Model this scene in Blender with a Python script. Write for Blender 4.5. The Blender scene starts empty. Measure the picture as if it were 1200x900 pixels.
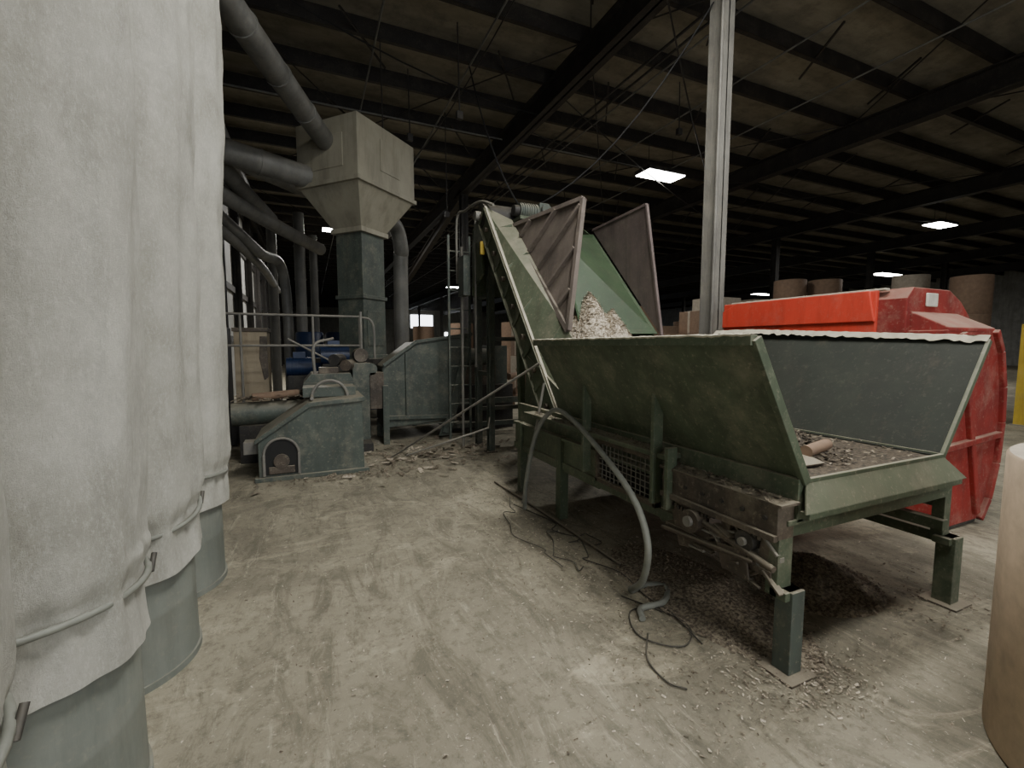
import bpy, bmesh, math, random
from mathutils import Vector, Matrix, noise
random.seed(7)
S=bpy.context.scene
# ------------------------------------------------------------ materials
def nt(name):
    m=bpy.data.materials.new(name); m.use_nodes=True
    t=m.node_tree; b=t.nodes['Principled BSDF']; return m,t,b
def L(t,a,b): t.links.new(a,b)
def noise_n(t,scale,detail=6,rough=.6,stretch=None,dist=0,rot=None):
    tc=t.nodes.new('ShaderNodeTexCoord'); mp=t.nodes.new('ShaderNodeMapping')
    if stretch: mp.inputs['Scale'].default_value=stretch
    if rot: mp.inputs['Rotation'].default_value=(0,0,rot)
    n=t.nodes.new('ShaderNodeTexNoise'); n.inputs['Scale'].default_value=scale
    n.inputs['Detail'].default_value=detail; n.inputs['Roughness'].default_value=rough
    n.inputs['Distortion'].default_value=dist
    L(t,tc.outputs['Object'],mp.inputs['Vector']); L(t,mp.outputs['Vector'],n.inputs['Vector'])
    return n.outputs['Fac']
def ramp(t,fac,lo,hi,a=0.0,b=1.0):
    r=t.nodes.new('ShaderNodeMapRange'); r.inputs['From Min'].default_value=lo; r.inputs['From Max'].default_value=hi
    r.inputs['To Min'].default_value=a; r.inputs['To Max'].default_value=b; r.clamp=True
    L(t,fac,r.inputs['Value']); return r.outputs['Result']
def mix(t,fac,a,b):
    m=t.nodes.new('ShaderNodeMix'); m.data_type='RGBA'
    if isinstance(fac,(int,float)): m.inputs[0].default_value=fac
    else: L(t,fac,m.inputs[0])
    for s,v in ((6,a),(7,b)):
        if isinstance(v,tuple): m.inputs[s].default_value=(*v,1)
        else: L(t,v,m.inputs[s])
    return m.outputs[2]
def mul(t,a,b):
    m=t.nodes.new('ShaderNodeMath'); m.operation='MULTIPLY'
    for i,v in enumerate((a,b)):
        if isinstance(v,(int,float)): m.inputs[i].default_value=v
        else: L(t,v,m.inputs[i])
    return m.outputs[0]
def bump(t,b,fac,st=.3,d=.01):
    n=t.nodes.new('ShaderNodeBump'); n.inputs['Strength'].default_value=st; n.inputs['Distance'].default_value=d
    L(t,fac,n.inputs['Height']); L(t,n.outputs['Normal'],b.inputs['Normal'])
def srgb(r,g,b):
    f=lambda c:(c/255/12.92 if c/255<=.04045 else ((c/255+.055)/1.055)**2.4)
    return (f(r),f(g),f(b))
def paint(name,c,c2=None,rough=.6,dust=.5,dustc=srgb(158,150,132),wear=.25,metal=0,wearc=None):
    m,t,b=nt(name)
    if c2 is None: c2=tuple(x*.6 for x in c)
    if wearc is None: wearc=srgb(96,80,64)
    col=mix(t,ramp(t,noise_n(t,2.2,8,.65),.3,.7),c,c2)
    col=mix(t,mul(t,ramp(t,noise_n(t,5,8,.7,(1,1,.15)),.46,.68),.5),col,tuple(x*.45 for x in c2))
    col=mix(t,mul(t,ramp(t,noise_n(t,9,10,.75,(1,1,.35)),.56,.70),wear),col,wearc)
    col=mix(t,mul(t,ramp(t,noise_n(t,3.4,10,.75),.5,.7),.5*dust),col,dustc)
    col=mix(t,mul(t,ramp(t,noise_n(t,34,5,.75),.56,.70),.5*dust+.05),col,dustc)
    g=t.nodes.new('ShaderNodeNewGeometry'); sx=t.nodes.new('ShaderNodeSeparateXYZ'); L(t,g.outputs['Normal'],sx.inputs[0])
    dm=mul(t,ramp(t,sx.outputs['Z'],.2,.95),dust); dm=mul(t,dm,ramp(t,noise_n(t,6,6),.25,.6,.45,1))
    col=mix(t,dm,col,dustc)
    L(t,col,b.inputs['Base Color']); b.inputs['Roughness'].default_value=rough; b.inputs['Metallic'].default_value=metal
    bump(t,b,noise_n(t,25,6),.12,.006)
    return m
def plain(name,c,rough=.7,metal=0):
    m,t,b=nt(name); L(t,mix(t,ramp(t,noise_n(t,12,6),.3,.7),c,tuple(x*.72 for x in c)),b.inputs['Base Color'])
    b.inputs['Roughness'].default_value=rough; b.inputs['Metallic'].default_value=metal; return m
def emis(name,c,s):
    m,t,b=nt(name); b.inputs['Emission Color'].default_value=(*c,1); b.inputs['Emission Strength'].default_value=s; b.inputs['Base Color'].default_value=(*c,1); return m

GREEN=paint('green_paint',srgb(84,96,76),srgb(68,78,60),dust=.75,wear=.3)
GREEN_SHADE=paint('green_paint_shaded',srgb(26,35,26),srgb(20,27,20),dust=.06,wear=.2,rough=.75)  # same green with the shade of the hopper interiors painted into the colour
GREEN_M=paint('green_paint_mid',srgb(42,72,42),srgb(32,54,33),dust=.12,wear=.25)
TEAL=paint('teal_paint',srgb(82,91,84),srgb(64,72,67),dust=.7,wear=.3)
RIBM=paint('dusty_panel',srgb(122,112,104),srgb(86,78,73),dust=.4,wear=.5,wearc=srgb(76,68,64))
PINK=paint('dusty_wall_panel',srgb(114,100,98),srgb(88,78,76),dust=.4,wear=.3)
RUST=paint('rusty_steel',srgb(92,80,68),srgb(60,54,48),dust=.75,wear=.6,wearc=srgb(60,45,36))
STEEL=paint('grey_steel',srgb(136,134,126),srgb(104,102,98),dust=.5,wear=.3,wearc=srgb(90,84,76))
DARK=paint('dark_steel',srgb(50,48,46),srgb(34,33,32),dust=.25,wear=.1)
BEAMM=paint('dark_roof_steel',srgb(42,38,35),srgb(28,25,24),dust=.15,wear=.1)
BEIGE=paint('beige_sheet',srgb(160,156,139),srgb(143,139,123),dust=.25,wear=.08)
CREAM=paint('cream_sheet',srgb(166,154,130),srgb(142,130,108),dust=.3,wear=.5,wearc=srgb(112,72,48))
DUCT=paint('duct_sheet',srgb(122,122,118),srgb(92,92,89),dust=.35,wear=.3,rough=.5)
DUST=plain('pale_dust',srgb(184,178,160),.95)
RED=paint('red_paint',srgb(146,38,30),srgb(112,29,26),dust=.6,wear=.4,wearc=srgb(90,52,46),rough=.75)
ORANGE=paint('orange_red_paint',srgb(206,64,42),srgb(186,56,38),dust=.35,wear=.25,wearc=srgb(140,60,44))
BLUE=plain('blue_plastic',srgb(34,52,86),.45)
YELLOW=paint('yellow_paint',srgb(190,164,52),srgb(165,138,46),dust=.3,wear=.3)
KRAFT=plain('kraft_paper',srgb(136,113,94),.85)
KRAFTL=plain('kraft_paper_light',srgb(200,178,153),.85)
KRAFT2=plain('kraft_paper_end',srgb(180,170,154),.9)
WHITE=plain('white_label',srgb(205,202,190),.7)
BLACK=plain('black_rubber_and_shade',srgb(28,28,28),.8)
LAMPM=emis('lamp_diffuser',(1,1,.95),30)
HOSE=plain('grey_conduit',srgb(126,128,120),.55)
DRUMM=paint('drum_grey',srgb(122,126,119),srgb(104,110,104),dust=.3,wear=.1)

def mk_cloth():
    m,t,b=nt('filter_cloth')
    col=mix(t,ramp(t,noise_n(t,2.2,9,.72),.35,.68),srgb(186,185,176),srgb(150,149,139))
    col=mix(t,mul(t,ramp(t,noise_n(t,7,8,.8,(1,1,.3)),.5,.72),.55),col,srgb(126,124,114))
    col=mix(t,mul(t,ramp(t,noise_n(t,90,6,.85,(1,1,.5)),.5,.7),.45),col,srgb(212,212,205))
    L(t,col,b.inputs['Base Color']); b.inputs['Roughness'].default_value=.95
    bump(t,b,noise_n(t,150,6,.85,(1,1,.6)),.8,.008)
    return m
CLOTH=mk_cloth()
def mk_floor():
    m,t,b=nt('dusty_concrete')
    base=mix(t,ramp(t,noise_n(t,.8,8,.65,None,1.2),.35,.68),srgb(118,113,98),srgb(162,155,135))
    base=mix(t,mul(t,ramp(t,noise_n(t,2.6,10,.78,(1.6,.55,1),1.2,.25),.48,.6),.7),base,srgb(94,90,77))
    base=mix(t,mul(t,ramp(t,noise_n(t,1.3,10,.75,(.7,1.5,1),1.0),.55,.65),.65),base,srgb(184,175,152))
    base=mix(t,mul(t,ramp(t,noise_n(t,4.5,10,.8,(3,.5,1),.6,.5),.56,.66),.5),base,srgb(196,188,166))
    base=mix(t,mul(t,ramp(t,noise_n(t,16,9,.8),.5,.64),.65),base,srgb(86,82,71))
    base=mix(t,mul(t,ramp(t,noise_n(t,55,5,.75),.60,.68),.6),base,srgb(200,194,176))
    L(t,base,b.inputs['Base Color']); b.inputs['Roughness'].default_value=.75
    bump(t,b,noise_n(t,12,12,.85),.5,.012)
    return m
FLOOR=mk_floor()
def mk_roof():
    m,t,b=nt('roof_insulation')
    c=mix(t,ramp(t,noise_n(t,.9,6,.6,(1,3,1)),.3,.7),srgb(150,144,129),srgb(108,103,91))
    c=mix(t,mul(t,ramp(t,noise_n(t,3,9,.75),.48,.7),.55),c,srgb(70,65,58))
    L(t,c,b.inputs['Base Color']); b.inputs['Roughness'].default_value=.7
    return m
ROOF=mk_roof()
WALLM=paint('wall_sheet',srgb(158,158,154),srgb(126,126,122),dust=.2,wear=.2)
def mk_chip(n,a,bc):
    m,t,b=nt(n)
    c=mix(t,ramp(t,noise_n(t,55,2),.4,.6),a,bc)
    L(t,c,b.inputs['Base Color']); b.inputs['Roughness'].default_value=.9
    return m
CHIP=mk_chip('wood_chips',srgb(198,188,170),srgb(152,141,125))
CHIPD=mk_chip('dirty_chips',srgb(146,136,118),srgb(88,79,68))
SOIL=mk_chip('dark_debris',srgb(92,82,68),srgb(52,47,40))

# ------------------------------------------------------------ builder
class B:
    def __init__(s,name,*mats):
        s.name=name; s.mats=list(mats); s.bm=bmesh.new()
    def mi(s,m):
        if m not in s.mats: s.mats.append(m)
        return s.mats.index(m)
    def raw(s,vs,fs,m,smooth=False):
        v=[s.bm.verts.new(p) for p in vs]; i=s.mi(m)
        for f in fs:
            try:
                q=s.bm.faces.new([v[k] for k in f]); q.material_index=i; q.smooth=smooth
            except ValueError: pass
    def box(s,x0,x1,y0,y1,z0,z1,m):
        s.raw([(x0,y0,z0),(x1,y0,z0),(x1,y1,z0),(x0,y1,z0),(x0,y0,z1),(x1,y0,z1),(x1,y1,z1),(x0,y1,z1)],
              [(0,3,2,1),(4,5,6,7),(0,1,5,4),(1,2,6,5),(2,3,7,6),(3,0,4,7)],m)
    def beam(s,p,q,w,h,m,up=(0,0,1)):
        p=Vector(p);q=Vector(q);d=(q-p).normalized();up=Vector(up)
        if abs(d.dot(up))>.98: up=Vector((0,1,0))
        a=d.cross(up).normalized()*w/2; b=a.cross(d).normalized()*h/2
        vs=[p-a-b,p+a-b,p+a+b,p-a+b,q-a-b,q+a-b,q+a+b,q-a+b]
        s.raw(vs,[(0,3,2,1),(4,5,6,7),(0,1,5,4),(1,2,6,5),(2,3,7,6),(3,0,4,7)],m)
    def ibeam(s,p,q,w,h,m,t=.018,up=(0,0,1)):
        p=Vector(p);q=Vector(q);d=(q-p).normalized();u=Vector(up)
        if abs(d.dot(u))>.98: u=Vector((0,1,0))
        a=d.cross(u).normalized(); b=a.cross(d).normalized()
        if (b.dot(u))<0: b=-b
        s.beam(p,q,t,h,m,up)
        o=b*(h/2-t/2)
        s.beam(p+o,q+o,w,t,m,up); s.beam(p-o,q-o,w,t,m,up)
    def channel(s,p,q,w,h,m,side,t=.012):
        p=Vector(p);q=Vector(q);d=(q-p).normalized();sd=Vector(side).normalized()
        b=d.cross(sd).normalized()
        s.beam(p,q,t,h,m,b)
        o=b*(h/2-t/2)
        for k in(o,-o): s.beam(p+k+sd*w/2,q+k+sd*w/2,w,t,m,b)
    def plate(s,pts,t,m):
        P=[Vector(p) for p in pts]; n=Vector((0,0,0))
        for i in range(len(P)):
            n+=(P[i]-P[0]).cross(P[(i+1)%len(P)]-P[0])
        n=n.normalized()*t/2; k=len(P)
        s.raw([p+n for p in P]+[p-n for p in P],
              [tuple(range(k)),tuple(range(2*k-1,k-1,-1))]+[(i,i+k,(i+1)%k+k,(i+1)%k) for i in range(k)],m)
    def prism_y(s,poly,y0,y1,m):
        k=len(poly)
        s.raw([(x,y0,z) for x,z in poly]+[(x,y1,z) for x,z in poly],
              [tuple(range(k)),tuple(range(2*k-1,k-1,-1))]+[(i,i+k,(i+1)%k+k,(i+1)%k) for i in range(k)],m)
    def prism_x(s,poly,x0,x1,m):
        k=len(poly)
        s.raw([(x0,y,z) for y,z in poly]+[(x1,y,z) for y,z in poly],
              [tuple(range(k)),tuple(range(2*k-1,k-1,-1))]+[(i,i+k,(i+1)%k+k,(i+1)%k) for i in range(k)],m)
    def tube(s,pts,r,m,seg=12,curve=False,cap=True,sub=6):
        P=[Vector(p) for p in pts]
        if curve and len(P)>2:
            Q=[]
            E=[P[0]*2-P[1]]+P+[P[-1]*2-P[-2]]
            for i in range(1,len(E)-2):
                for j in range(sub):
                    t=j/sub; a,b,c,d=E[i-1],E[i],E[i+1],E[i+2]
                    Q.append(.5*((2*b)+(c-a)*t+(2*a-5*b+4*c-d)*t*t+(3*b-a-3*c+d)*t**3))
            Q.append(P[-1]); P=Q
        d=(P[1]-P[0]).normalized(); u=Vector((0,0,1)) if abs(d.z)<.9 else Vector((1,0,0))
        u=(u-d*u.dot(d)).normalized(); vs=[]
        for i,p in enumerate(P):
            if i==0: t=P[1]-P[0]
            elif i==len(P)-1: t=P[-1]-P[-2]
            else: t=(P[i+1]-P[i]).normalized()+(P[i]-P[i-1]).normalized()
            t.normalize(); u=(u-t*u.dot(t)).normalized(); v=t.cross(u)
            rr=r[i] if isinstance(r,list) else r
            for k in range(seg):
                a=2*math.pi*k/seg; vs.append(p+u*math.cos(a)*rr+v*math.sin(a)*rr)
        fs=[]
        for i in range(len(P)-1):
            for k in range(seg):
                fs.append((i*seg+k,i*seg+(k+1)%seg,(i+1)*seg+(k+1)%seg,(i+1)*seg+k))
        s.raw(vs,fs,m,True)
        if cap:
            n=len(P)
            for base,rev in((0,True),((n-1)*seg,False)):
                ring=[vs[base+k] for k in range(seg)]
                if rev: ring.reverse()
                s.raw(ring,[tuple(range(seg))],m)
    def cyl(s,c,r,h,m,axis=(0,0,1),seg=32):
        a=Vector(axis).normalized()*h; s.tube([Vector(c),Vector(c)+a],r,m,seg)
    def ring(s,c,R,r,m,axis='z',seg=40,a0=0,a1=2*math.pi):
        pts=[]
        for i in range(seg+1):
            a=a0+(a1-a0)*i/seg; x,y=R*math.cos(a),R*math.sin(a)
            pts.append(Vector(c)+(Vector((x,y,0)) if axis=='z' else Vector((x,0,y)) if axis=='y' else Vector((0,x,y))))
        s.tube(pts,r,m,6,cap=False)
    def chips(s,n,fn,size,m):
        for i in range(n):
            p=fn(); a=random.uniform(0,6.28); l=random.uniform(.4,1)*size; w=l*random.uniform(.2,.5)
            d=Vector((math.cos(a),math.sin(a),random.uniform(-.4,.4)))*l
            e=Vector((-math.sin(a),math.cos(a),random.uniform(-.5,.5)))*w
            p=Vector(p); s.raw([p-d-e,p+d-e,p+d+e,p-d+e],[(0,1,2,3)],m)
    def done(s,bevel=0,parent=None):
        me=bpy.data.meshes.new(s.name); bmesh.ops.recalc_face_normals(s.bm,faces=s.bm.faces)
        s.bm.to_mesh(me); s.bm.free()
        for m in s.mats: me.materials.append(m)
        o=bpy.data.objects.new(s.name,me); S.collection.objects.link(o)
        if bevel:
            b=o.modifiers.new('bevel','BEVEL'); b.width=bevel; b.segments=2; b.limit_method='ANGLE'; b.angle_limit=math.radians(50)
        if parent: o.parent=parent
        return o
def empty(n):
    o=bpy.data.objects.new(n,None); S.collection.objects.link(o); return o

# ------------------------------------------------------------ shell
XL,XR,YB,YF,ZC=-2.1,48,-6,70,7.1
b=B('floor',FLOOR); b.box(XL-.3,XR,YB,YF,-.2,0,FLOOR); b.done()
b=B('ceiling',ROOF); b.box(XL-.3,XR,YB,YF,ZC,ZC+.1,ROOF)
b.done()
b=B('wall_left',WALLM); b.box(XL-.25,XL,YB,YF,0,ZC,WALLM)
y=-4.5
while y<69:
    b.ibeam((XL+.12,y,0),(XL+.12,y,ZC-.6),.2,.2,BEAMM); y+=3.0
for z in(1.6,3.1,4.6,6.0): b.box(XL,XL+.07,YB,YF,z,z+.18,BEAMM)
b.done()
b=B('wall_far',WALLM); b.box(XL,XR,YF,YF+.2,0,ZC,WALLM); b.done()
b=B('wall_right',WALLM); b.box(XR,XR+.2,YB,YF,0,ZC,WALLM); b.done()
b=B('wall_back',WALLM); b.box(XL,-.5,YB-.2,YB,0,ZC,WALLM); b.box(5.5,XR,YB-.2,YB,0,ZC,WALLM); b.box(-.5,5.5,YB-.2,YB,4.8,ZC,WALLM); b.done()  # door gap in the unseen wall is made up for the fill light
for i,(x,w,z0,z1) in enumerate([(8.2,1.8,.2,4.2),(14.2,3.4,4.2,6.2),(19.5,3,.2,3.6)]):
    b=B('window_%d'%(i+1),LAMPM); b.box(x,x+w,YF-.05,YF-.01,z0,z1,emis('daylight_glass_%d'%i,(.9,.95,1),6)); b.done()

# roof frames
b=B('roof_frame',BEAMM)
for gx in(-1.95,4.6,12.0,19.2,26.4,33.6,40.8):
    b.ibeam((gx,YB,6.5),(gx,YF,6.5),.26,.5,BEAMM,.03)
b.ibeam((4.6,14.3,6.3),(4.6,27,4.2),.2,.3,BEAMM,.03); b.beam((4.6,27,0),(4.6,27,4.3),.2,.2,BEAMM)
y=-5.0
while y<69:
    b.channel((XL,y,6.92),(XR,y,6.92),.08,.28,BEAMM,(0,1,0),.012); y+=1.35
b.done()
b=B('roof_bracing_rods',STEEL)
for x0,x1 in((-2,4.6),(4.6,12),(12,19.2)):
    for y0 in(-3,7,17,27):
        b.tube([(x0,y0,6.75),(x1,y0+10,6.75)],.014,BEAMM,6); b.tube([(x1,y0,6.75),(x0,y0+10,6.75)],.014,BEAMM,6)
for x in(1.2,2.9,6.3,7.9,9.9): b.tube([(x,-3,6.7),(x,50,6.7)],.018,DUCT,6)
b.tube([(-1.5,10.9,6.65),(9,10.9,6.65)],.02,DUCT,6)
for x in(0.6,3.3,5.7,8.2,10.5,14,17):
    for y0 in range(-4,40,3):
        b.beam((x,y0,6.8),(x+.9,y0+1.35,6.8),.03,.03,BEAMM)
b.done()
b=B('ceiling_cables',DARK)
def sag(p,q,s,r=.012,m=DARK):
    p=Vector(p);q=Vector(q); pts=[p.lerp(q,i/8)-Vector((0,0,s*4*(i/8)*(1-i/8))) for i in range(9)]; b.tube(pts,r,m,6)
sag((3.0,6,6.75),(2.6,13,6.4),.25); sag((4.4,5,6.3),(12,11,6.3),.35,.014); sag((-1.5,7,6.6),(4.6,9,6.4),.3,.014,BLACK)
sag((4.6,9.5,6.3),(8.7,9.8,6.15),.15); sag((8.7,9.8,6.15),(12,9.7,6.3),.15); sag((12,9.7,6.3),(21.8,9.4,6.15),.3)
sag((4.6,8,6.3),(19,15,6.3),.4,.012); sag((2.7,5.8,3.4),(2.9,8.5,6.75),.3,.012,BLACK); sag((4.45,4.2,5.5),(2.8,5.6,3.35),.35,.01,BLACK)
for (x,y,z1) in((1.9,9.2,5.6),(2.4,7.6,5.4),(1.3,8.6,5.0),(3.0,10.5,4.6),(7.0,7.4,5.9)):
    b.tube([(x,y,6.8),(x+.02,y,z1)],.012,DARK,6); b.box(x-.03,x+.07,y-.04,y+.04,z1-.12,z1,DARK)
for x in(5.4,5.6): b.tube([(x,-2,6.3),(x,40,6.3)],.022,DARK,8)
b.tube([(4.75,15.8,6.2),(30,15.8,6.2)],.03,DARK,6)
b.tube([(4.43,4.04,.0),(4.43,4.04,6.2)],.018,STEEL,8)
b.done()
# columns
def column(x,y,h,m,guard=False,w=.22):
    b=B('steel_column',m); b.ibeam((x,y,0),(x,y,h),w,w+.04,m,.016)
    b.box(x-.17,x+.17,y-.17,y+.17,0,.02,m)
    if guard:
        b.box(x-w/2-.02,x+w/2+.02,y-w/2-.04,y+w/2+.04,.02,1.9,YELLOW)
    b.done()
column(4.54,4.15,6.25,STEEL,False,.17)
column(12.25,3.75,6.25,STEEL,True,.2)
for gx in(4.6,12.0,19.2,26.4,33.6):
    for y in(14.1,24.1,34.1,44.1,54.1): column(gx,y,6.25,DARK)
# lamps
def lamp(x,y,z,e,real=True,lx=1.25,ly=.6):
    b=B('ceiling_lamp',WHITE); b.box(x-lx/2,x+lx/2,y-ly/2,y+ly/2,z+.02,z+.12,DARK)
    b.box(x-lx/2+.03,x+lx/2-.03,y-ly/2+.03,y+ly/2-.03,z,z+.02,LAMPM)
    for sx in(-.4,.4):
        b.tube([(x+sx,y,z+.1),(x+sx,y,6.85)],.008,DARK,5)
    o=b.done()
    if real:
        l=bpy.data.lights.new('lamp_light','AREA'); l.shape='RECTANGLE'; l.size=lx; l.size_y=ly; l.energy=e; l.color=(1,.97,.91)
        lo=bpy.data.objects.new('lamp_light',l); lo.location=(x,y,z-.03); S.collection.objects.link(lo); lo.parent=o
lamp(1.6,.2,6.0,140)
lamp(2.5,2.3,6.0,140)
lamp(8.7,9.8,6.0,200)
lamp(21.8,9.4,6.0,220)
lamp(2.0,-4.5,6.0,100)
lamp(8.7,.2,6.0,110)
lamp(1.2,19.5,6.0,560)  # extra lamp added out of sight behind the separator to brighten the left wall
lamp(10.4,34.4,6.0,240)
lamp(33.7,17.1,6.0,150,True,2.2,.8)
lamp(36.8,28,6.0,120,True,2.2,.8)
lamp(19.5,28,6.0,180)
l=bpy.data.lights.new('added_door_fill','AREA'); l.shape='RECTANGLE'; l.size=6; l.size_y=4.8; l.energy=270; l.color=(.97,.99,1)  # unseen light added behind the camera as foreground fill
lo=bpy.data.objects.new('added_door_fill',l); lo.location=(2.5,YB-.1,2.4); lo.rotation_euler=(math.radians(90),0,0); S.collection.objects.link(lo)

# ------------------------------------------------------------ filter bags and drums
def bag(cx,cy,seed,top=4.70):
    par=empty('dust_collector_filter_bag')
    N=160; zs=[]; z=.52
    while z<top: zs.append(z); z+=(.015 if z<1.3 else .05)
    vs=[];fs=[]
    rnd=random.Random(seed); ph=[rnd.uniform(0,6.28) for _ in range(9)]
    SZ=.715
    def tilt(a,z): return (.035*math.sin(a+ph[5])+.008*math.sin(3*a+ph[6]))*max(0,1-max(0,z-.8)/.8)
    for z in zs:
        if z<SZ-.02: base=.372-.012*(z-.52)/.18
        elif z<SZ+.03: base=.362
        else: base=.362+.026*min(1,(z-SZ-.03)/.07)
        if z>.85: base+=.022*min(1,(z-.85)/1.0)+.065*max(0,min(1,(z-1.6)/2.2))
        fold=.006+.016*max(0,1-abs(z-SZ)/.22)+.014*min(1,max(0,(z-1)/2))
        for k in range(N):
            a=2*math.pi*k/N
            f=.5*math.cos(5*a+ph[0]+.5*math.sin(z*1.1+ph[1]))+.35*math.cos(9*a+ph[2]+.6*math.sin(z*1.7))+.35*math.cos(19*a+ph[3]+z*.6)*(1 if z<1.2 else .5)
            n=noise.noise(Vector((math.cos(a)*2.2+seed*9,math.sin(a)*2.2,z*1.6)))
            n2=noise.noise(Vector((math.cos(a)*5+seed*5,math.sin(a)*5,z*6)))
            r=base+fold*f+.02*n*(1 if z>.85 else .2)+.009*n2
            r+=.014*math.exp(-((math.sin((a-ph[7])/2))/.03)**2)*(1 if z>.8 else .2)
            ry=min(r,.378+.01*f)
            vs.append((cx+r*math.cos(a),cy+ry*math.sin(a),z+tilt(a,z)))
    for i in range(len(zs)-1):
        for k in range(N): fs.append((i*N+k,i*N+(k+1)%N,(i+1)*N+(k+1)%N,(i+1)*N+k))
    b=B('cloth_sleeve',CLOTH); b.raw(vs,fs,CLOTH,True); b.done(parent=par)
    b=B('strap',STEEL); pts=[]
    for k in range(65):
        a=2*math.pi*k/64; pts.append((cx+.374*math.cos(a),cy+.374*math.sin(a),SZ+.005+tilt(a,SZ)))
    b.tube(pts,.011,HOSE,6,cap=False)
    a=.3; b.tube([(cx+.38*math.cos(a),cy+.38*math.sin(a),SZ-.02+tilt(a,SZ)),(cx+.395*math.cos(a+.1),cy+.395*math.sin(a+.1),SZ+.03+tilt(a,SZ))],.009,DARK,8); b.done(parent=par)
    b=B('drum',DRUMM); b.tube([(cx,cy,0),(cx,cy,.02),(cx,cy,.3),(cx,cy,.31),(cx,cy,.32),(cx,cy,.6)],[.345,.340,.338,.340,.338,.338],DRUMM,64)
    b.tube([(cx,cy,0),(cx,cy,.03)],.35,DRUMM,64); b.done(parent=par)
for i,(cx,cy) in enumerate([(-.92,1.04),(-.90,1.80),(-.90,2.60),(-.90,3.38)]): bag(cx,cy,i+3)
b=B('dust_collector_plenum',DUCT); b.box(-1.5,-.35,.2,4.0,4.72,5.5,DUCT)
for y in(.2,2.1,3.95): b.box(-1.53,-.32,y,y+.05,4.7,5.52,DUCT)
b.box(-1.5,-1.42,.2,.28,0,4.72,DUCT); b.box(-1.5,-1.42,3.92,4.0,0,4.72,DUCT)
b.done(.004)

# ------------------------------------------------------------ front hopper conveyor
def pile(b,cx,cy,z0,rx,ry,h,n,size,seed=0,ang=36,m=None,nz=.12):
    m=m or CHIP
    vs=[(cx,cy,z0+h)];fs=[]; R=16
    def hh(r,a):
        x,y=rx*r*math.cos(a),ry*r*math.sin(a)
        q=min(1,r); prof=(1-q)*.75+.25*(.5+.5*math.cos(math.pi*q))
        return max(0,h*prof*(1+nz*noise.noise(Vector((x*5,y*5,seed)))))
    for i in range(1,R+1):
        for k in range(ang):
            a=2*math.pi*k/ang; r=i/R; vs.append((cx+rx*r*math.cos(a),cy+ry*r*math.sin(a),z0+hh(r,a)+(.006 if i<R else -.01)))
    for k in range(ang): fs.append((0,1+k,1+(k+1)%ang))
    for i in range(R-1):
        for k in range(ang): fs.append((1+i*ang+k,1+(i+1)*ang+k,1+(i+1)*ang+(k+1)%ang,1+i*ang+(k+1)%ang))
    b.raw(vs,fs,m)
    def f():
        r=random.random()**.6; a=random.uniform(0,6.28); return (cx+rx*r*math.cos(a),cy+ry*r*math.sin(a),z0+hh(r,a)+.010+random.random()*.008)
    b.chips(n,f,size,m)
b=B('chip_feed_hopper',GREEN)
y0,y1=1.29,3.26
zt=1.53
b.plate([(1.66,y0,zt),(1.66,y1,zt),(2.03,y1,.88),(2.03,y0,.88)],.012,GREEN)
b.plate([(3.63,y0,zt),(3.63,y1,zt+.04),(3.2,y1,.88),(3.2,y0,.88)],.012,GREEN_SHADE)
b.plate([(1.66,y1,zt),(3.63,y1,zt),(3.2,y1-.25,.88),(2.03,y1-.25,.88)],.012,GREEN_SHADE)
b.plate([(1.675,y0+.02,zt-.01),(1.675,y1-.02,zt-.01),(2.045,y1-.02,.885),(2.045,y0+.02,.885)],.006,GREEN_SHADE)
b.box(1.635,1.675,y0,y1,1.50,1.545,GREEN)
n=80; vs=[];fs=[]
for i in range(n+1):
    y=y0+(y1-y0)*i/n; zt2=1.562+.085*min(1,(i/n)/.8)
    rag=.018*noise.noise(Vector((i*.45,0,0)))+.014*noise.noise(Vector((i*1.6,4,0)))
    vs+=[(3.64,y,zt2+rag*.35),(3.60,y,zt2-.038+rag),(3.66,y,zt2-.005)]
for i in range(n): a=3*i; fs+=[(a,a+1,a+4,a+3),(a,a+3,a+5,a+2)]
b.raw(vs,fs,DUST)
b.plate([(3.63,y0,1.52),(3.63,y1,1.52),(3.64,y1,1.645),(3.64,y0,1.56)],.006,GREEN_SHADE)
n=90; vs=[];fs=[]
for i in range(n+1):
    y=y0+(y1-y0)*i/n; r=.006*noise.noise(Vector((i*1.7,9,0)))
    vs+=[(1.63,y,1.548+r),(1.68,y,1.552+r),(1.632,y,1.538+r*2)]
for i in range(n): a=3*i; fs+=[(a,a+1,a+4,a+3),(a,a+3,a+5,a+2)]
b.raw(vs,fs,DUST)
b.beam((1.66,y0,1.53),(2.03,y0,.88),.045,.03,GREEN,(0,1,0))
b.beam((3.63,y0,1.53),(3.2,y0,.88),.03,.02,GREEN,(0,1,0))
b.plate([(2.03,y0,.885),(3.2,y0,.885),(3.33,y0-.06,.76),(1.95,y0-.06,.76)],.012,GREEN)
b.beam((2.03,y0,.89),(3.2,y0,.89),.02,.02,GREEN)
b.box(1.97,3.28,y0-.065,y0-.02,.735,.765,GREEN)
b.box(2.03,3.2,y0,4.0,.80,.86,DARK)
for i in range(24):
    y=1.36+i*.11; b.box(2.08,3.15,y,y+.03,.86,.875,DARK)
b.box(1.985,2.03,y0,4.3,.70,.90,GREEN); b.box(3.2,3.245,y0,4.3,.70,.90,GREEN)
b.box(1.93,2.05,y0,4.3,.69,.715,GREEN); b.box(3.2,3.32,y0,4.3,.69,.715,GREEN)
b.box(1.955,1.975,2.78,4.3,.42,.70,GREEN)
b.box(1.94,2.0,2.0,4.3,.44,.50,GREEN); b.box(3.27,3.33,y0,4.3,.44,.50,GREEN)
b.box(1.955,1.975,2.0,2.12,.42,.70,GREEN)
gx=1.925
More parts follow.
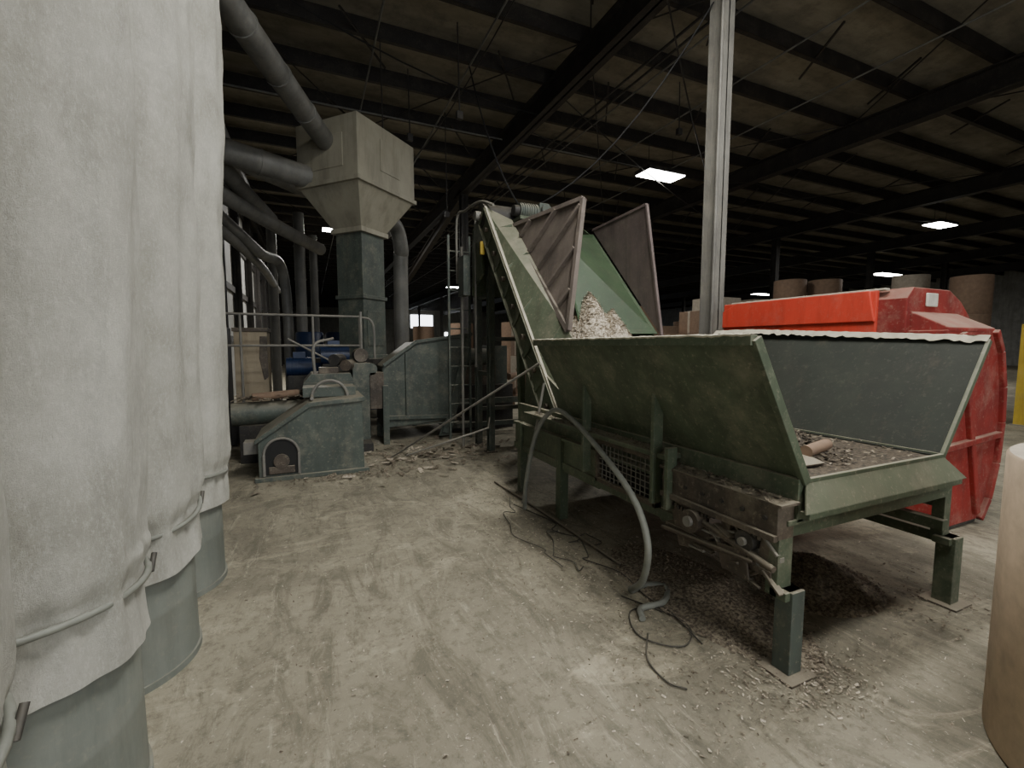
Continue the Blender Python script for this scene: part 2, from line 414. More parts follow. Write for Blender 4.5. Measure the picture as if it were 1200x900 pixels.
for i in range(14):
    y=2.14+i*.046; b.box(gx-.004,gx+.004,y,y+.006,.52,.80,STEEL)
for i in range(8):
    z=.52+i*.038; b.box(gx-.006,gx+.002,2.14,2.745,z,z+.006,STEEL)
for (ya,yb,za,zb) in((2.12,2.76,.50,.53),(2.12,2.76,.79,.82),(2.12,2.145,.5,.82),(2.735,2.76,.5,.82)): b.box(gx-.02,gx+.015,ya,yb,za,zb,RUST)
b.box(1.975,1.985,2.12,2.78,.50,.70,BLACK)
for y in(2.25,2.45,2.65): b.cyl((1.94,y,.62),.045,1.2,DARK,(1,0,0),16)
b.box(1.87,1.98,1.30,2.02,.63,.79,RUST); b.box(1.86,1.99,1.28,2.04,.785,.80,RUST)
b.box(1.85,1.88,1.30,2.02,.625,.655,RUST)
for i in range(6): b.cyl((1.862,1.36+i*.12,.72),.012,.012,DARK,(1,0,0),8)
b.box(1.88,1.94,1.33,2.0,.44,.47,RUST); b.box(1.9,1.93,1.3,1.9,.52,.545,STEEL)
b.plate([(1.89,1.98,.62),(1.89,1.72,.62),(1.90,1.66,.42),(1.90,1.9,.36)],.012,RUST)
b.plate([(1.87,1.62,.50),(1.87,1.45,.52),(1.86,1.42,.40),(1.87,1.58,.38)],.012,RUST)
b.cyl((1.84,1.78,.555),.062,.08,RUST,(1,0,0),20); b.cyl((1.82,1.78,.555),.028,.14,STEEL,(1,0,0),14)
b.cyl((1.86,1.46,.57),.05,.06,DARK,(1,0,0),18); b.cyl((1.84,1.46,.57),.02,.12,STEEL,(1,0,0),12)
b.tube([(1.9,2.0,.60),(1.86,1.3,.50)],.016,RUST,8); b.tube([(1.86,1.4,.49),(1.86,2.0,.44)],.012,RUST,8)
for i in range(26):
    y=1.38+i*.024; z=.60+.025*math.sin(i*.25); b.box(1.868,1.885,y,y+.016,z,z+.022,DARK if i%2 else RUST)
for y in(1.36,1.58,1.88): b.beam((1.90,y,.64),(1.90,y+.03,.44),.05,.02,RUST,(1,0,0))
b.cyl((2.0,1.62,.56),.09,1.25,RUST,(1,0,0),24)
rr=random.Random(11)
for i in range(18):
    y=rr.uniform(1.32,2.0); z=rr.uniform(.38,.60); a=rr.uniform(-.8,.8)
    b.beam((1.88+rr.uniform(-.02,.03),y-.06*math.cos(a),z-.06*math.sin(a)),(1.89,y+.06*math.cos(a),z+.06*math.sin(a)),.012,rr.uniform(.012,.04),RUST if i%3 else STEEL,(1,0,0))
for (xa_,xb_,ya_,yb_,zz) in((1.86,1.99,1.3,2.02,.80),(1.86,1.99,2.02,3.85,.865)):
    b.chips(300,lambda:(rr.uniform(xa_,xb_),rr.uniform(ya_,yb_),zz+rr.uniform(.003,.012)),.016,CHIPD)
for y in(2.06,2.81,1.94): b.box(1.83,1.90,y,y+.028,.56,1.22 if y!=1.94 else .92,GREEN)
for y in(2.06,2.81): b.plate([(1.83,y,1.22),(1.80,y,1.30),(1.86,y,1.22)],.028,GREEN)
b.box(1.86,1.99,2.0,3.9,.835,.865,GREEN)
for x,w in((1.963,.085),(3.36,.09)):
    b.box(x-w/2,x+w/2,1.29-w/2,1.29+w/2,.012,.40,TEAL if x<2 else GREEN)
    b.box(x-w/2-.03 if x<2 else x-w/2,x+w/2-.02,1.29+w/2-.03,1.29+w/2+.03,.36,.76,GREEN)
    b.box(x-.09,x+.09,1.2,1.38,0,.012,RUST)
    b.box(x-w/2-.03,x+w/2,1.29-.03,1.29+.05,.36,.40,GREEN)
    b.box(x-.04,x+.04,3.3,3.38,0,.72,GREEN); b.box(x-.04,x+.04,4.1,4.18,0,.72,GREEN)
b.beam((1.97,1.33,.66),(3.36,1.33,.66),.05,.06,GREEN)
b.beam((1.97,1.6,.48),(3.36,1.6,.48),.05,.05,GREEN)
b.beam((3.36,1.33,.6),(3.36,4.1,.6),.05,.09,GREEN); b.beam((3.42,1.33,.36),(3.42,2.6,.36),.06,.06,GREEN)
b.cyl((2.05,1.38,.74),.06,1.2,DARK,(1,0,0),24)
b.box(2.04,3.19,1.33,3.0,.872,.880,SOIL)
pile(b,2.5,1.75,.87,.38,.36,.09,900,.02,2,m=SOIL); pile(b,2.9,2.3,.87,.3,.5,.14,700,.022,8,m=SOIL)
b.cyl((2.38,1.52,.94),.032,.30,KRAFT,(1,.25,0),16); b.cyl((2.5,1.75,.98),.04,.22,RUST,(.6,1,0),16)
b.plate([(2.2,1.45,.89),(2.38,1.42,.90),(2.42,1.6,.93),(2.26,1.64,.95)],.01,RUST)
b.chips(500,lambda:(random.uniform(2.06,3.17),random.uniform(1.33,3.0),.885+random.random()*.02),.018,CHIPD)
b.done(.003)

# ------------------------------------------------------------ inclined conveyor
b=B('inclined_chip_conveyor',GREEN)
def zl(y): return .89+1.25*(y-3.81)
nn=Vector((0,-1.25,1)).normalized()
xa,xb=2.1,3.38
ya,yb=3.45,5.62
for x,sd in((xa,-1),(xb,1)):
    p=Vector((x,ya,zl(ya))); q=Vector((x,yb,zl(yb)))
    b.beam(p,q,.02,.26,GREEN,nn)
    b.beam(p+nn*.13,q+nn*.13,.09,.02,GREEN,nn); b.beam(p-nn*.13,q-nn*.13,.09,.02,GREEN,nn)
    b.beam(p+nn*.15+Vector((sd*.02,0,0)),q+nn*.15+Vector((sd*.02,0,0)),.03,.03,DUST,nn)
    for i in range(9):
        t=i/8; c=p.lerp(q,t); b.beam(c-nn*.12+Vector((sd*.03,0,0)),c+nn*.12+Vector((sd*.03,0,0)),.05,.015,GREEN,(1,0,0))
        c2=p.lerp(q,min(1,t+.05)); b.cyl(c2-Vector((.05 if sd<0 else -.01,0,0)),.03,.04,RUST,(1,0,0),12)
b.plate([(xa,ya,zl(ya)),(xb,ya,zl(ya)),(xb,yb,zl(yb)),(xa,yb,zl(yb))],.02,DARK)
for i in range(22):
    y=ya+.05+i*.098; c=Vector((0,y,zl(y)))+nn*.03
    b.beam((xa+.03,c.y,c.z),(xb-.03,c.y,c.z),.02,.05,RUST,nn)
def up(y): return 1.64+.97*(y-3.8)
b.plate([(2.1,3.62,zl(3.62)+.18),(2.1,5.6,zl(5.6)+.15),(2.34,5.25,up(5.25)),(2.30,3.72,up(3.72))],.012,GREEN)
b.plate([(3.38,3.5,zl(3.5)+.18),(3.38,5.6,zl(5.6)+.15),(3.33,5.0,up(5.0)+.1),(3.3,3.62,up(3.62))],.012,GREEN_M)
for i in range(4):
    y=3.9+i*.42
    b.beam((2.085,y+.1,zl(y+.1)+.2),(2.30,y,up(y)),.03,.03,GREEN,(0,1,0))
A=Vector((2.34,5.25,2.96)); Bp=Vector((2.56,3.97,2.96)); C=Vector((2.30,3.80,1.64))
b.plate([A,Bp,C],.012,RIBM)
e=(A-C)
nrm=(A-C).cross(Bp-C).normalized()
if nrm.x>0: nrm=-nrm
perp=nrm.cross(e.normalized())
if perp.z<0: perp=-perp
def sg(a,b2,c): return (a.y-c.y)*(b2.z-c.z)-(b2.y-c.y)*(a.z-c.z)
for i in range(1,6):
    t=i/6; s=C+e*t+perp*.06; k=0
    while k<2.0:
        p=s+perp*k
        d1,d2,d3=sg(p,A,Bp),sg(p,Bp,C),sg(p,C,A)
        if k>.02 and ((d1<0 or d2<0 or d3<0) and (d1>0 or d2>0 or d3>0)): break
        k+=.02
    if k>.05: b.beam(s+nrm*.03,s+perp*(k-.04)+nrm*.03,.03,.05,RIBM,nrm)
for p,q in((A,Bp),(Bp,C),(C,A)): b.beam(p+nrm*.015,q+nrm*.015,.05,.05,RIBM,nrm)
D=Vector((3.27,3.88,2.97)); E=Vector((3.36,5.0,2.97)); F=Vector((3.3,3.64,1.6))
b.plate([D,E,F],.012,PINK)
for p,q in((D,E),(D,F)): b.beam(p,q,.03,.03,PINK,(1,0,0))
b.plate([(2.36,5.2,2.75),(3.33,5.2,2.75),(3.33,4.35,2.15),(2.36,4.35,2.15)],.012,GREEN_SHADE)
b.plate([(2.62,4.6,2.75),(3.33,4.95,2.9),(3.3,3.7,1.62),(2.5,3.9,1.62)],.012,GREEN_M)
yh=5.68; zh=zl(5.62)+.02
b.cyl((2.08,yh,zh),.16,1.34,DARK,(1,0,0),28)
b.cyl((2.0,yh,zh),.06,.1,STEEL,(1,0,0),16)
hp=[(5.4,3.05),(5.75,3.25),(6.05,3.15),(6.15,2.7),(6.1,2.3),(5.75,2.45),(5.8,2.85)]
b.prism_x(hp,2.12,2.16,GREEN); b.prism_x(hp,3.34,3.38,GREEN)
b.plate([(2.12,5.75,3.25),(3.38,5.75,3.25),(3.38,6.1,3.1),(2.12,6.1,3.1)],.012,GREEN)
b.plate([(2.12,6.12,3.1),(3.38,6.12,3.1),(3.38,6.15,2.2),(2.12,6.15,2.2)],.012,GREEN)
b.box(2.45,2.85,5.25,5.6,3.08,3.12,GREEN)
b.cyl((2.50,5.42,3.22),.10,.26,TEAL,(1,0,0),24)
for i in range(7): b.cyl((2.52+i*.033,5.42,3.22),.112,.01,TEAL,(1,0,0),24)
b.box(2.76,2.90,5.32,5.53,3.12,3.33,TEAL); b.cyl((2.82,5.28,3.22),.07,-.05,TEAL,(0,1,0),16); b.cyl((2.43,5.42,3.22),.07,.08,DARK,(1,0,0),18)
for x in(2.3,3.3):
    for y in(5.9,6.4):
        b.ibeam((x,y,0),(x,y,3.15 if y>6 else 2.6),.09,.09,TEAL,.012); b.box(x-.08,x+.08,y-.08,y+.08,0,.015,RUST)
    b.beam((x,5.9,1.1),(x,6.4,1.1),.06,.06,TEAL); b.beam((x,5.9,2.2),(x,6.4,2.2),.06,.06,TEAL)
for z in(.55,1.6,2.9): b.beam((2.3,6.4,z),(3.3,6.4,z),.05,.06,TEAL)
b.beam((2.2,4.6,0),(2.2,4.75,zl(4.75)-.1),.07,.07,GREEN); b.beam((3.3,4.6,0),(3.3,4.75,zl(4.75)-.1),.07,.07,GREEN)
b.tube([(2.0,6.45,2.4),(2.0,6.45,3.3),(2.05,6.2,3.38),(2.1,5.75,3.38),(2.15,5.4,3.25)],.018,STEEL,8,True)
b.tube([(2.3,6.45,3.1),(2.3,6.45,3.35),(2.5,6.3,3.4),(2.7,6.0,3.4),(2.75,5.7,3.2)],.018,STEEL,8,True)
for x in(1.88,2.2):
    b.beam((x,6.5,.1),(x,6.5,3.1),.03,.045,TEAL)
for i in range(10): b.tube([(1.88,6.5,.35+i*.28),(2.2,6.5,.35+i*.28)],.012,TEAL,6)
b.box(2.02,2.08,5.52,5.56,2.66,2.82,YELLOW)
b.box(1.98,2.08,6.1,6.35,2.2,2.75,TEAL)
b.tube([(2.02,6.3,.02),(2.02,6.3,2.9)],.02,STEEL,8); b.tube([(2.12,6.0,1.2),(2.12,6.0,2.9)],.015,STEEL,8)
tp=[(3.3,.42),(3.3,.95),(3.62,1.1),(4.3,1.4),(4.35,.75),(3.9,.42)]
b.prism_x(tp,2.08,2.11,GREEN); b.prism_x(tp,3.36,3.39,GREEN)
b.cyl((2.02,3.62,.72),.05,.06,RUST,(1,0,0),16)
b.box(2.04,2.08,3.5,3.8,.60,.84,RUST)
b.plate([(2.1,3.3,.43),(3.38,3.3,.43),(3.38,4.1,.43),(2.1,4.1,.43)],.012,GREEN)
b.done(.003)
b=B('wood_chip_pile',CHIP); pile(b,2.68,4.05,1.25,.46,.66,.80,5200,.016); pile(b,2.86,3.88,1.25,.40,.52,.62,3200,.016,4); b.done()
b=B('wood_chip_pile',CHIPD); pile(b,2.85,1.75,0,.42,.38,.15,1500,.016,3,m=CHIPD,nz=.3); b.done()
b=B('wood_chip_pile',CHIPD); pile(b,2.1,1.95,0,.34,.75,.05,1300,.014,5,m=CHIPD,nz=.3); b.done()

# ------------------------------------------------------------ conduits
b=B('flexible_conduit',HOSE)
b.tube([(1.74,3.62,.02),(1.72,3.55,.3),(1.75,3.42,.75),(1.8,3.22,.97),(1.8,2.95,.95),(1.74,2.5,.82),(1.67,2.05,.64),(1.62,1.85,.45),(1.66,1.92,.2),(1.72,2.1,.03)],.019,HOSE,10,True)
b.done()
b=B('floor_hose',HOSE)
b.tube([(1.72,2.1,.022),(1.85,2.12,.022),(1.95,2.05,.022),(1.82,1.93,.022),(1.66,1.93,.022),(1.6,1.85,.022)],.018,HOSE,8,True); b.done()
b=B('floor_cables',DARK)
rr=random.Random(5)
for k in range(4):
    x,y=rr.uniform(1.55,1.8),rr.uniform(2.6,4.2); pts=[]
    for i in range(9):
        pts.append((x,y,.008+.004*k)); x+=rr.uniform(-.10,.12); y-=rr.uniform(-.05,.3)
    b.tube(pts,.004,DARK,6,True)
b.tube([(1.65,2.1,.01),(1.8,1.75,.01),(1.65,1.6,.01),(1.5,1.75,.01),(1.6,1.95,.01),(1.78,1.9,.02)],.004,DARK,6,True)
b.tube([(1.55,1.75,.01),(1.42,1.6,.01),(1.4,1.45,.01),(1.45,1.38,.01)],.004,DARK,6,True)
b.tube([(1.8,4.5,.015),(1.85,3.5,.015),(1.88,2.4,.015)],.012,RUST,8,True)
b.done()
b=B('leaning_pipe',STEEL); b.tube([(.93,6.05,.015),(2.03,3.9,1.33)],.013,STEEL,8); b.done()
b=B('leaning_pipe',STEEL); b.tube([(1.78,3.75,.02),(2.0,3.75,1.15)],.013,STEEL,8); b.done()
b=B('leaning_pipe',STEEL); b.tube([(1.15,6.1,.015),(2.05,5.35,.45),(2.28,5.9,.5)],.013,STEEL,8); b.done()

# ------------------------------------------------------------ floor debris
b=B('scattered_chips',CHIP)
def f1():
    r=random.random()
    if r<.4: return (random.gauss(1.85,.4),random.uniform(1.1,4.5),.006)
    if r<.65: return (random.uniform(-.4,4),random.uniform(.8,6),.005)
    if r<.9: return (random.gauss(1.1,.9),random.gauss(6.1,.6),.008)
    return (random.gauss(2.0,.15),random.gauss(1.25,.12),.01)
b.chips(3200,f1,.010,CHIP); b.chips(5000,f1,.010,CHIPD)
b.chips(1500,lambda:(random.uniform(-.5,4.5),random.uniform(.7,6.5),.004),.006,CHIP)
b.chips(260,lambda:(random.gauss(1.3,.7),random.gauss(6.1,.4),.02),.06,CHIPD)
b.chips(80,lambda:(random.gauss(1.4,.7),random.gauss(6.1,.4),.02),.07,CHIP)
b.chips(200,lambda:(random.gauss(.4,.5),random.gauss(5.4,.12),.012),.025,CHIPD)
b.chips(260,lambda:(random.gauss(3.3,.25),random.gauss(1.35,.2),.01),.014,CHIPD)
b.done()

# ------------------------------------------------------------ red machine
b=B('red_waste_hopper',RED)
prof=[(4.45,0.04),(4.42,.7),(4.4,1.62),(5.12,1.62),(5.24,1.45),(5.33,1.15),(5.36,.85),(5.33,.5),(5.24,.2),(5.12,.04)]
b.prism_y(prof,1.80,3.75,RED)
for i in range(3,9):
    (xa_,za_),(xb_,zb_)=prof[i],prof[i+1]; b.beam((xa_,1.79,za_),(xb_,1.79,zb_),.05,.05,RED,(0,1,0))
b.prism_y([(4.36,1.60),(4.36,1.88),(4.45,1.97),(5.0,1.97),(5.2,1.88),(5.36,1.76),(5.42,1.60)],2.05,3.78,RED)
b.prism_x([(1.80,1.60),(1.80,1.64),(2.06,1.78),(2.06,1.60)],4.42,5.15,RED)
b.box(4.33,4.37,2.25,3.78,1.55,1.96,ORANGE)
b.prism_x([(2.3,1.96),(3.6,1.96),(3.78,1.88),(3.78,1.7),(2.25,1.7)],4.31,4.35,ORANGE)
b.box(4.35,4.42,2.2,3.7,1.955,1.975,DUST)
b.beam((4.6,1.785,1.6),(5.05,1.785,.1),.06,.04,RED,(0,1,0)); b.beam((4.42,1.785,.7),(5.33,1.785,.75),.05,.05,RED)
b.box(4.62,4.78,2.03,2.05,1.82,1.93,WHITE)
b.box(4.4,5.15,1.82,3.7,0,.05,DARK)
b.done(.008)

# ------------------------------------------------------------ beige hopper
par=empty('dust_separator_hopper'); par.location=(.87,8.49,0); par.rotation_euler=(0,0,math.radians(42))
b=B('separator_body',BEIGE)
hx,hy=.72,.64
def frustum(b,z0,x0,y0_,z1,x1,y1_,m):
    b.raw([(-x0,-y0_,z0),(x0,-y0_,z0),(x0,y0_,z0),(-x0,y0_,z0),(-x1,-y1_,z1),(x1,-y1_,z1),(x1,y1_,z1),(-x1,y1_,z1)],
          [(0,3,2,1),(4,5,6,7),(0,1,5,4),(1,2,6,5),(2,3,7,6),(3,0,4,7)],m)
b.box(-hx,hx,-hy,hy,4.1,5.06,BEIGE)
frustum(b,3.45,.3,.3,4.1,hx,hy,BEIGE)
b.box(-hx-.03,hx+.03,-hy-.03,hy+.03,4.06,4.13,BEIGE)
b.box(-.34,.34,-.34,.34,3.40,3.48,BEIGE)
b.box(-.2,.3,-hy-.012,-hy,4.35,4.85,BEIGE); b.box(-hx-.012,-hx,-.35,.3,4.3,4.8,BEIGE)
b.done(.006,par)
b=B('chute',TEAL); b.box(-.28,.28,-.28,.28,1.3,3.42,TEAL); b.box(-.31,.31,-.31,.31,2.3,2.36,TEAL); b.box(-.33,.33,-.33,.33,1.28,1.34,TEAL)
b.box(-.2,.2,-.295,-.28,1.5,2.1,TEAL); b.done(.004,par)
b=B('support_frame',DARK)
for sx in(-.63,.63):
    for sy in(-.62,.62): b.beam((sx,sy,0),(sx,sy,1.3),.07,.07,DARK)
b.box(-.7,.7,-.66,-.6,1.2,1.28,DARK); b.box(-.7,.7,.6,.66,1.2,1.28,DARK); b.box(-.5,.5,-.5,.5,1.0,1.28,TEAL); b.done(0,par)
def duct(pts,r,name='ventilation_duct',m=DUCT):
    b=B(name,m); b.tube(pts,r,m,20,True,sub=8)
    P=[Vector(p) for p in pts]
    for i in range(len(P)-1):
        d=(P[i+1]-P[i]); n=int(d.length/.9)
        for j in range(1,n+1):
            c=P[i]+d*j/(n+1)
            if len(P)==2: b.tube([c-d.normalized()*.015,c+d.normalized()*.015],r+.012,m,20)
    b.done()
duct([(-1.1,4.15,4.9),(.33,8.0,4.72)],.15)
duct([(-2.0,7.6,4.4),(.1,8.4,4.25)],.18)
duct([(-1.3,4.6,5.6),(-1.35,8,5.3),(-1.2,11.5,4.9)],.14)
duct([(-1.7,7.8,4.0),(-.6,9.8,3.8),(.3,11.5,3.7)],.13)
duct([(-1.6,6.4,3.9),(-1.55,8.4,3.85),(-.9,10.6,3.4),(-.5,12,3.1),(-.45,12.1,.0)],.11)
duct([(-1.9,10.2,5.2),(.5,11.8,4.9),(2.2,14,4.8)],.15)
duct([(-1.9,6.6,5.3),(-1.2,8.2,4.3),(-.6,10,3.9)],.13)
duct([(-1.9,7.0,3.75),(-1.0,11.0,3.3),(-.8,15,3.1)],.09)
duct([(-.15,12,4.6),(-.15,12,0)],.12); duct([(.15,12.4,4.2),(.15,12.4,0)],.09); duct([(-.85,14,5),(-.85,14,0)],.12)
duct([(1.25,9.1,4.0),(1.65,9.5,3.9),(1.8,9.7,3.5),(1.8,9.8,3.0),(1.8,9.8,0)],.15)

# ------------------------------------------------------------ left machines
b=B('small_shredder_machine',TEAL)
b.prism_y([(-.56,.02),(-.56,.44),(-.02,.82),(.54,.86),(.55,.02)],5.58,6.35,TEAL)
b.prism_y([(-.59,.42),(-.59,.47),(-.04,.86),(.57,.90),(.57,.85),(-.02,.81)],5.55,6.38,TEAL)
b.box(-.6,.6,5.54,6.4,0,.05,TEAL)
arch=[(-.50,.07)]+[(-.33+.17*math.cos(a),.30+.17*math.sin(a)) for a in [math.pi-i*math.pi/12 for i in range(13)]]+[(-.16,.07)]
b.prism_y(arch,5.565,5.581,BLACK)  # flat black plate: shade of the arch opening painted on
b.ring((-.33,5.56,.30),.175,.016,STEEL,'y',16,0,math.pi); b.beam((-.505,5.56,.06),(-.505,5.56,.3),.028,.03,STEEL); b.beam((-.155,5.56,.06),(-.155,5.56,.3),.028,.03,STEEL)
b.cyl((-.33,5.54,.22),.08,.03,RUST,(0,1,0),18); b.box(-.46,-.2,5.55,5.57,.08,.16,RUST)
b.box(-.72,-.56,5.75,5.95,.28,.42,STEEL)
b.cyl((.0,5.58,.9),.02,.5,STEEL,(0,1,0),8)
b.box(-.1,.5,5.9,6.3,.88,1.0,TEAL); b.ring((.2,5.88,.88),.2,.02,STEEL,'y',20,0,math.pi)
b.done(.006)
b=B('baling_press',TEAL)
b.box(-.1,.55,6.65,7.35,0,1.0,TEAL); b.prism_y([(-.1,1.0),(.0,1.12),(.5,1.12),(.55,1.0)],6.65,7.35,TEAL)
b.box(.55,.78,6.9,7.35,0,1.25,TEAL); b.cyl((.68,6.95,1.36),.1,.4,RUST,(0,1,0),20)
b.box(-.35,.78,6.6,7.38,.0,.12,DARK); b.box(.1,.35,6.7,7.0,1.12,1.2,RUST)
b.tube([(.05,6.7,1.1),(.05,6.7,1.5),(.3,6.8,1.6)],.02,STEEL,8,True); b.tube([(.7,7.1,1.3),(.7,7.1,2.0)],.02,STEEL,8)
for i,(x,z) in enumerate([(-.3,.5),(-.25,.8),(.3,1.3),(.45,1.22)]): b.cyl((x,6.8,z),.08,.3,RUST if i%2 else DARK,(.4,1,0),16)
b.done(.006)
b=B('electric_motor',BLUE)
for (x,y,z) in((-.35,8.0,1.0),(.15,7.75,1.18)):
    b.cyl((x,y,z+.16),.15,.42,BLUE,(1,0,0),22); b.box(x+.02,x+.4,y-.14,y+.14,0,z+.03,DARK); b.box(x+.1,x+.28,y-.08,y+.08,z+.3,z+.4,BLUE)
    for i in range(6): b.cyl((x+.05+i*.05,y,z+.16),.165,.012,BLUE,(1,0,0),22)
b.done(.004)
b=B('paper_core_roll',RUST); b.cyl((-.95,6.7,.62),.15,.82,TEAL,(1,.1,0),28); b.cyl((-.7,6.6,.84),.05,.55,KRAFT,(1,.2,.05),12)
b.box(-.85,-.4,6.55,6.9,0,.48,DARK)
b.chips(120,lambda:(random.uniform(-.9,-.1),random.uniform(6.55,6.9),.8+random.random()*.06),.06,CHIPD); b.done()
b=B('rusty_cabinet',CREAM)
b.box(-1.08,-.62,8.2,8.75,0,1.75,CREAM); b.box(-1.1,-.6,8.18,8.77,1.72,1.78,RUST); b.plate([(-.72,8.19,1.65),(-.62,8.19,1.65),(-.62,8.19,1.0),(-.68,8.19,.95),(-.74,8.19,1.3)],.012,RUST)
b.box(-1.0,-.7,8.18,8.2,.3,.9,CREAM); b.done(.01)
b=B('control_cabinet',DARK)
b.box(-1.85,-1.2,7.62,8.3,0,1.35,DARK); b.box(-1.8,-1.25,7.60,7.62,.1,1.25,DARK); b.box(-1.95,-1.25,8.5,9.2,0,1.8,DARK); b.box(-1.6,-1.4,7.57,7.60,.6,.9,STEEL)
b.cyl((-1.15,7.9,.3),.28,-.2,BLACK,(0,1,0),24); b.done(.006)
b=B('granulator_infeed',TEAL)
b.prism_y([(1.0,.24),(1.0,1.18),(1.5,1.55),(2.42,1.68),(2.3,.95),(2.05,.05),(1.85,.05),(1.95,.3)],7.05,7.09,TEAL)
b.prism_y([(1.0,.24),(1.0,1.18),(1.5,1.55),(2.42,1.68),(2.3,.95),(2.2,.3)],7.8,7.84,TEAL)
b.plate([(1.0,7.07,.24),(1.0,7.82,.24),(1.0,7.82,1.18),(1.0,7.07,1.18)],.02,TEAL)
b.plate([(1.0,7.07,1.18),(1.0,7.82,1.18),(1.5,7.82,1.55),(1.5,7.07,1.55)],.02,TEAL)
b.plate([(1.0,7.07,.26),(2.2,7.07,.26),(2.2,7.82,.26),(1.0,7.82,.26)],.02,TEAL)
b.beam((1.0,7.03,1.2),(1.5,7.03,1.56),.05,.05,TEAL); b.beam((1.5,7.03,1.56),(2.42,7.03,1.69),.05,.05,TEAL)
b.beam((1.05,7.03,.4),(2.1,7.03,.36),.05,.06,TEAL); b.beam((2.35,7.03,1.6),(1.95,7.03,.1),.1,.03,TEAL,(0,1,0)); b.beam((1.35,7.02,1.4),(1.35,7.02,.35),.04,.02,TEAL)
b.beam((1.02,7.0,0),(1.02,7.0,.9),.09,.09,TEAL); b.beam((1.02,7.7,0),(1.02,7.7,.3),.09,.09,TEAL)
b.box(.8,1.0,7.0,7.45,.55,1.1,RUST); b.cyl((.82,7.0,1.15),.09,.35,TEAL,(0,1,0),18)
for i in range(3): b.box(.78,.80,6.98+i*.15,7.06+i*.15,.6,1.05,DARK)
b.box(2.2,3.4,7.6,8.4,0,.8,DARK); b.beam((2.1,7.3,.55),(3.6,7.3,.55),.06,.1,TEAL); b.beam((2.1,7.3,.15),(3.6,7.3,.15),.06,.08,TEAL)
b.box(2.5,3.1,7.7,8.3,.8,1.15,RUST); b.cyl((2.45,7.75,1.3),.15,.5,TEAL,(1,0,0),20); b.box(3.0,3.35,7.75,8.2,.8,1.5,TEAL)
b.chips(160,lambda:(random.uniform(1.0,2.3),random.uniform(7.1,7.8),.3+random.random()*.03),.06,CHIPD)
b.done(.005)
b=B('safety_handrail',STEEL)
for z in(1.95,1.5): b.tube([(-1.9,7.5,z),(.72,7.5,z)],.018,STEEL,8)
for x in(-1.85,-.9,.05,.72): b.tube([(x,7.5,0),(x,7.5,1.95)],.018,STEEL,8)
b.tube([(.72,7.5,1.95),(.92,7.5,1.85),(.94,7.5,1.3)],.018,STEEL,8,True)
b.tube([(-.3,7.5,1.6),(.4,7.4,1.2)],.015,STEEL,8)
b.done()
def drum(x,y,z,m=BLUE,name='plastic_drum'):
    b=B(name,m); b.tube([(x,y,z),(x,y,z+.04),(x,y,z+.28),(x,y,z+.3),(x,y,z+.58),(x,y,z+.6),(x,y,z+.86),(x,y,z+.9)],[.27,.29,.29,.305,.305,.29,.29,.26],m,28); b.done()
for x in(.0,.62,1.24):
    for z in(0,.905): drum(x,11.2,z)

# ------------------------------------------------------------ rolls
def roll(x,y,z,r,h,m=KRAFT,core=.05,name='kraft_paper_roll'):
    b=B(name,m)
    b.tube([(x,y,z),(x,y,z+.01),(x,y,z+h-.01),(x,y,z+h)],[r-.008,r,r,r-.008],m,64,cap=False)
    for zz in(z,z+h):
        vs=[];fs=[];n=64
        for k in range(n):
            a=2*math.pi*k/n; vs+= [(x+(r-.008)*math.cos(a),y+(r-.008)*math.sin(a),zz),(x+core*math.cos(a),y+core*math.sin(a),zz)]
        for k in range(n): j=(k+1)%n; fs.append((2*k,2*j,2*j+1,2*k+1))
        b.raw(vs,fs,KRAFT2)
    b.tube([(x,y,z),(x,y,z+h)],core,KRAFT2,24,cap=False)
    b.done()
roll(2.65,.23,0,.6,1.1,KRAFTL)
rr=random.Random(3)
def stack(x,y,r,hs,ms):
    z=0
    for h,m in zip(hs,ms): roll(x,y,z,r,h,m); z+=h+.003
stack(15.4,10.7,.5,(1.35,1.3,1.1),(KRAFT,KRAFT,KRAFT))
stack(16.5,10.2,.5,(1.35,1.3,1.1),(KRAFT,KRAFT,KRAFT))
stack(16.8,7.85,.45,(1.3,1.2,1.1),(KRAFT,KRAFT,KRAFT2))
stack(15.9,6.1,.42,(1.2,1.1,1.0),(KRAFT,KRAFT,KRAFT))
stack(17.6,11.6,.5,(1.3,1.3,.9),(KRAFT,KRAFT,KRAFT))
stack(17.6,4.9,.5,(1.3,1.2),(KRAFT,KRAFT)); stack(15.9,3.4,.5,(.9,),(KRAFT,))
for (x,y) in[(20,13),(22,12.4),(24,14),(16,16),(9,20),(7,22),(12,22),(6,26),(9,28),(27,16),(30,14),(33,20),(11,15.5),(8.6,16.5)]:
    stack(x,y,.6,(1.4,1.2),(KRAFT,KRAFT))
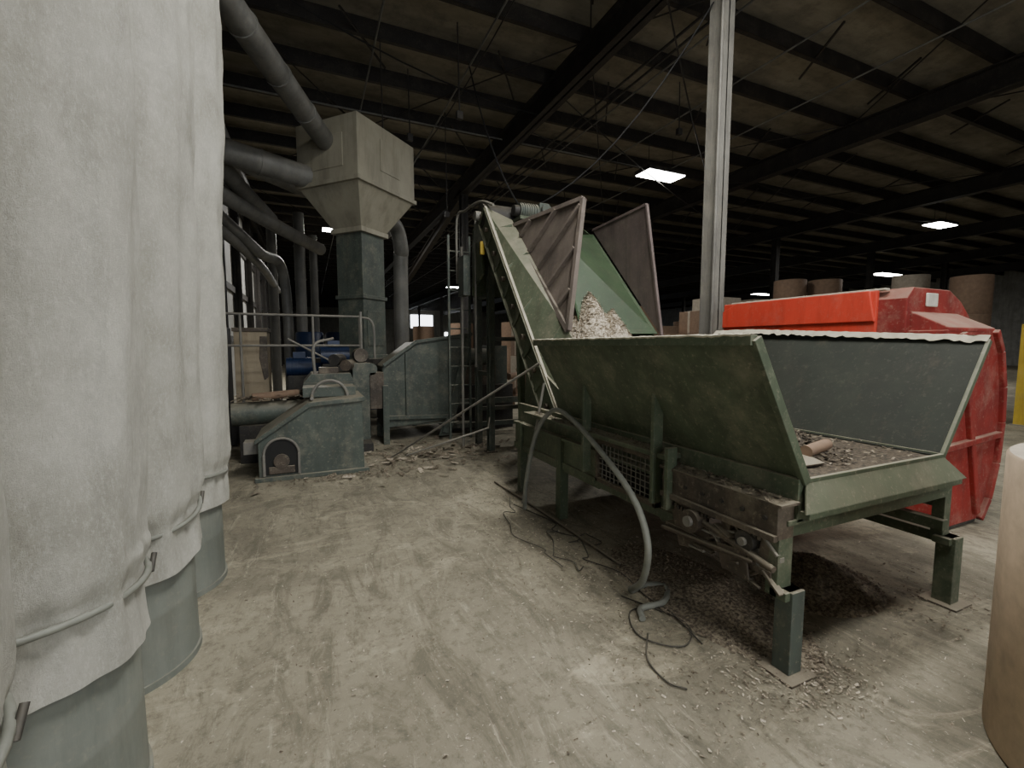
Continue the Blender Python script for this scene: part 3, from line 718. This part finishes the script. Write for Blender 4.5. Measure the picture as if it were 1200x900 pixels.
def boxes(x,y,n,wa=.3,wb=.36,ha=.5,hb=.68):
    b=B('cardboard_box_stack',KRAFT); z=0
    for k in range(n):
        w=rr.uniform(wa,wb); h=rr.uniform(ha,hb); b.box(x-w,x+w,y-w,y+w,z,z+h-.01,KRAFT if rr.random()<.8 else KRAFT2)
        b.box(x-w-.004,x+w+.004,y-.04,y+.04,z+.02,z+h-.006,KRAFT2); z+=h-.01
    b.done(.006)
for (x,y,n) in[(8.0,9.6,4),(8.75,9.3,3),(9.5,9.1,4),(8.4,10.5,4),(7.2,10.3,4),(10.3,9.0,3),(11.1,8.6,4),(6.4,10.7,3),(12.3,9.4,4),(5.6,11.6,4),(11.8,7.4,3),(13.0,7.0,4),(13.6,5.8,3),(14.2,8.3,4),(14.9,7.4,4),(13.3,10.9,5),(14.3,9.6,5)]: boxes(x,y,n)
for (x,y,n) in[(13.8,12.4,4),(15.2,13.2,3),(17.0,13.4,4),(18.2,15.8,4),(21.2,15.4,3),(14.0,15.2,3),(22.9,17.4,4),(25.4,12.0,3),(19.4,17.6,4),(24.6,19.0,4)]: boxes(x,y,n,.4,.6,.7,.95)
b=B('scrap_bale',KRAFT)
for i in range(5):
    x,y=3.0+rr.uniform(-.2,.6),9.2+i*.5
    b.box(x-.5,x+.5,y-.2,y+.22,0,.9+rr.uniform(-.2,.5),KRAFT if i%2 else RUST)
b.done(.03)
b=B('cardboard_core_bundle',KRAFT)
for i in range(9): b.cyl((3.6+rr.uniform(0,.6),8.5+rr.uniform(-.05,.2),.2+rr.uniform(0,.9)),.07,.4,KRAFT,(rr.uniform(-1,1),.5,rr.uniform(-.3,.3)),14)
b.done()

# ------------------------------------------------------------ world, camera
w=bpy.data.worlds.new('World'); S.world=w; w.use_nodes=True
w.node_tree.nodes['Background'].inputs[0].default_value=(.75,.85,1,1); w.node_tree.nodes['Background'].inputs[1].default_value=.6
c=bpy.data.cameras.new('Camera'); c.sensor_width=36; c.lens=36*530/1200; c.clip_end=200
co=bpy.data.objects.new('Camera',c); co.location=(0,0,1.5); co.rotation_euler=(math.radians(90-4.85),0,math.radians(-24)); S.collection.objects.link(co); S.camera=co
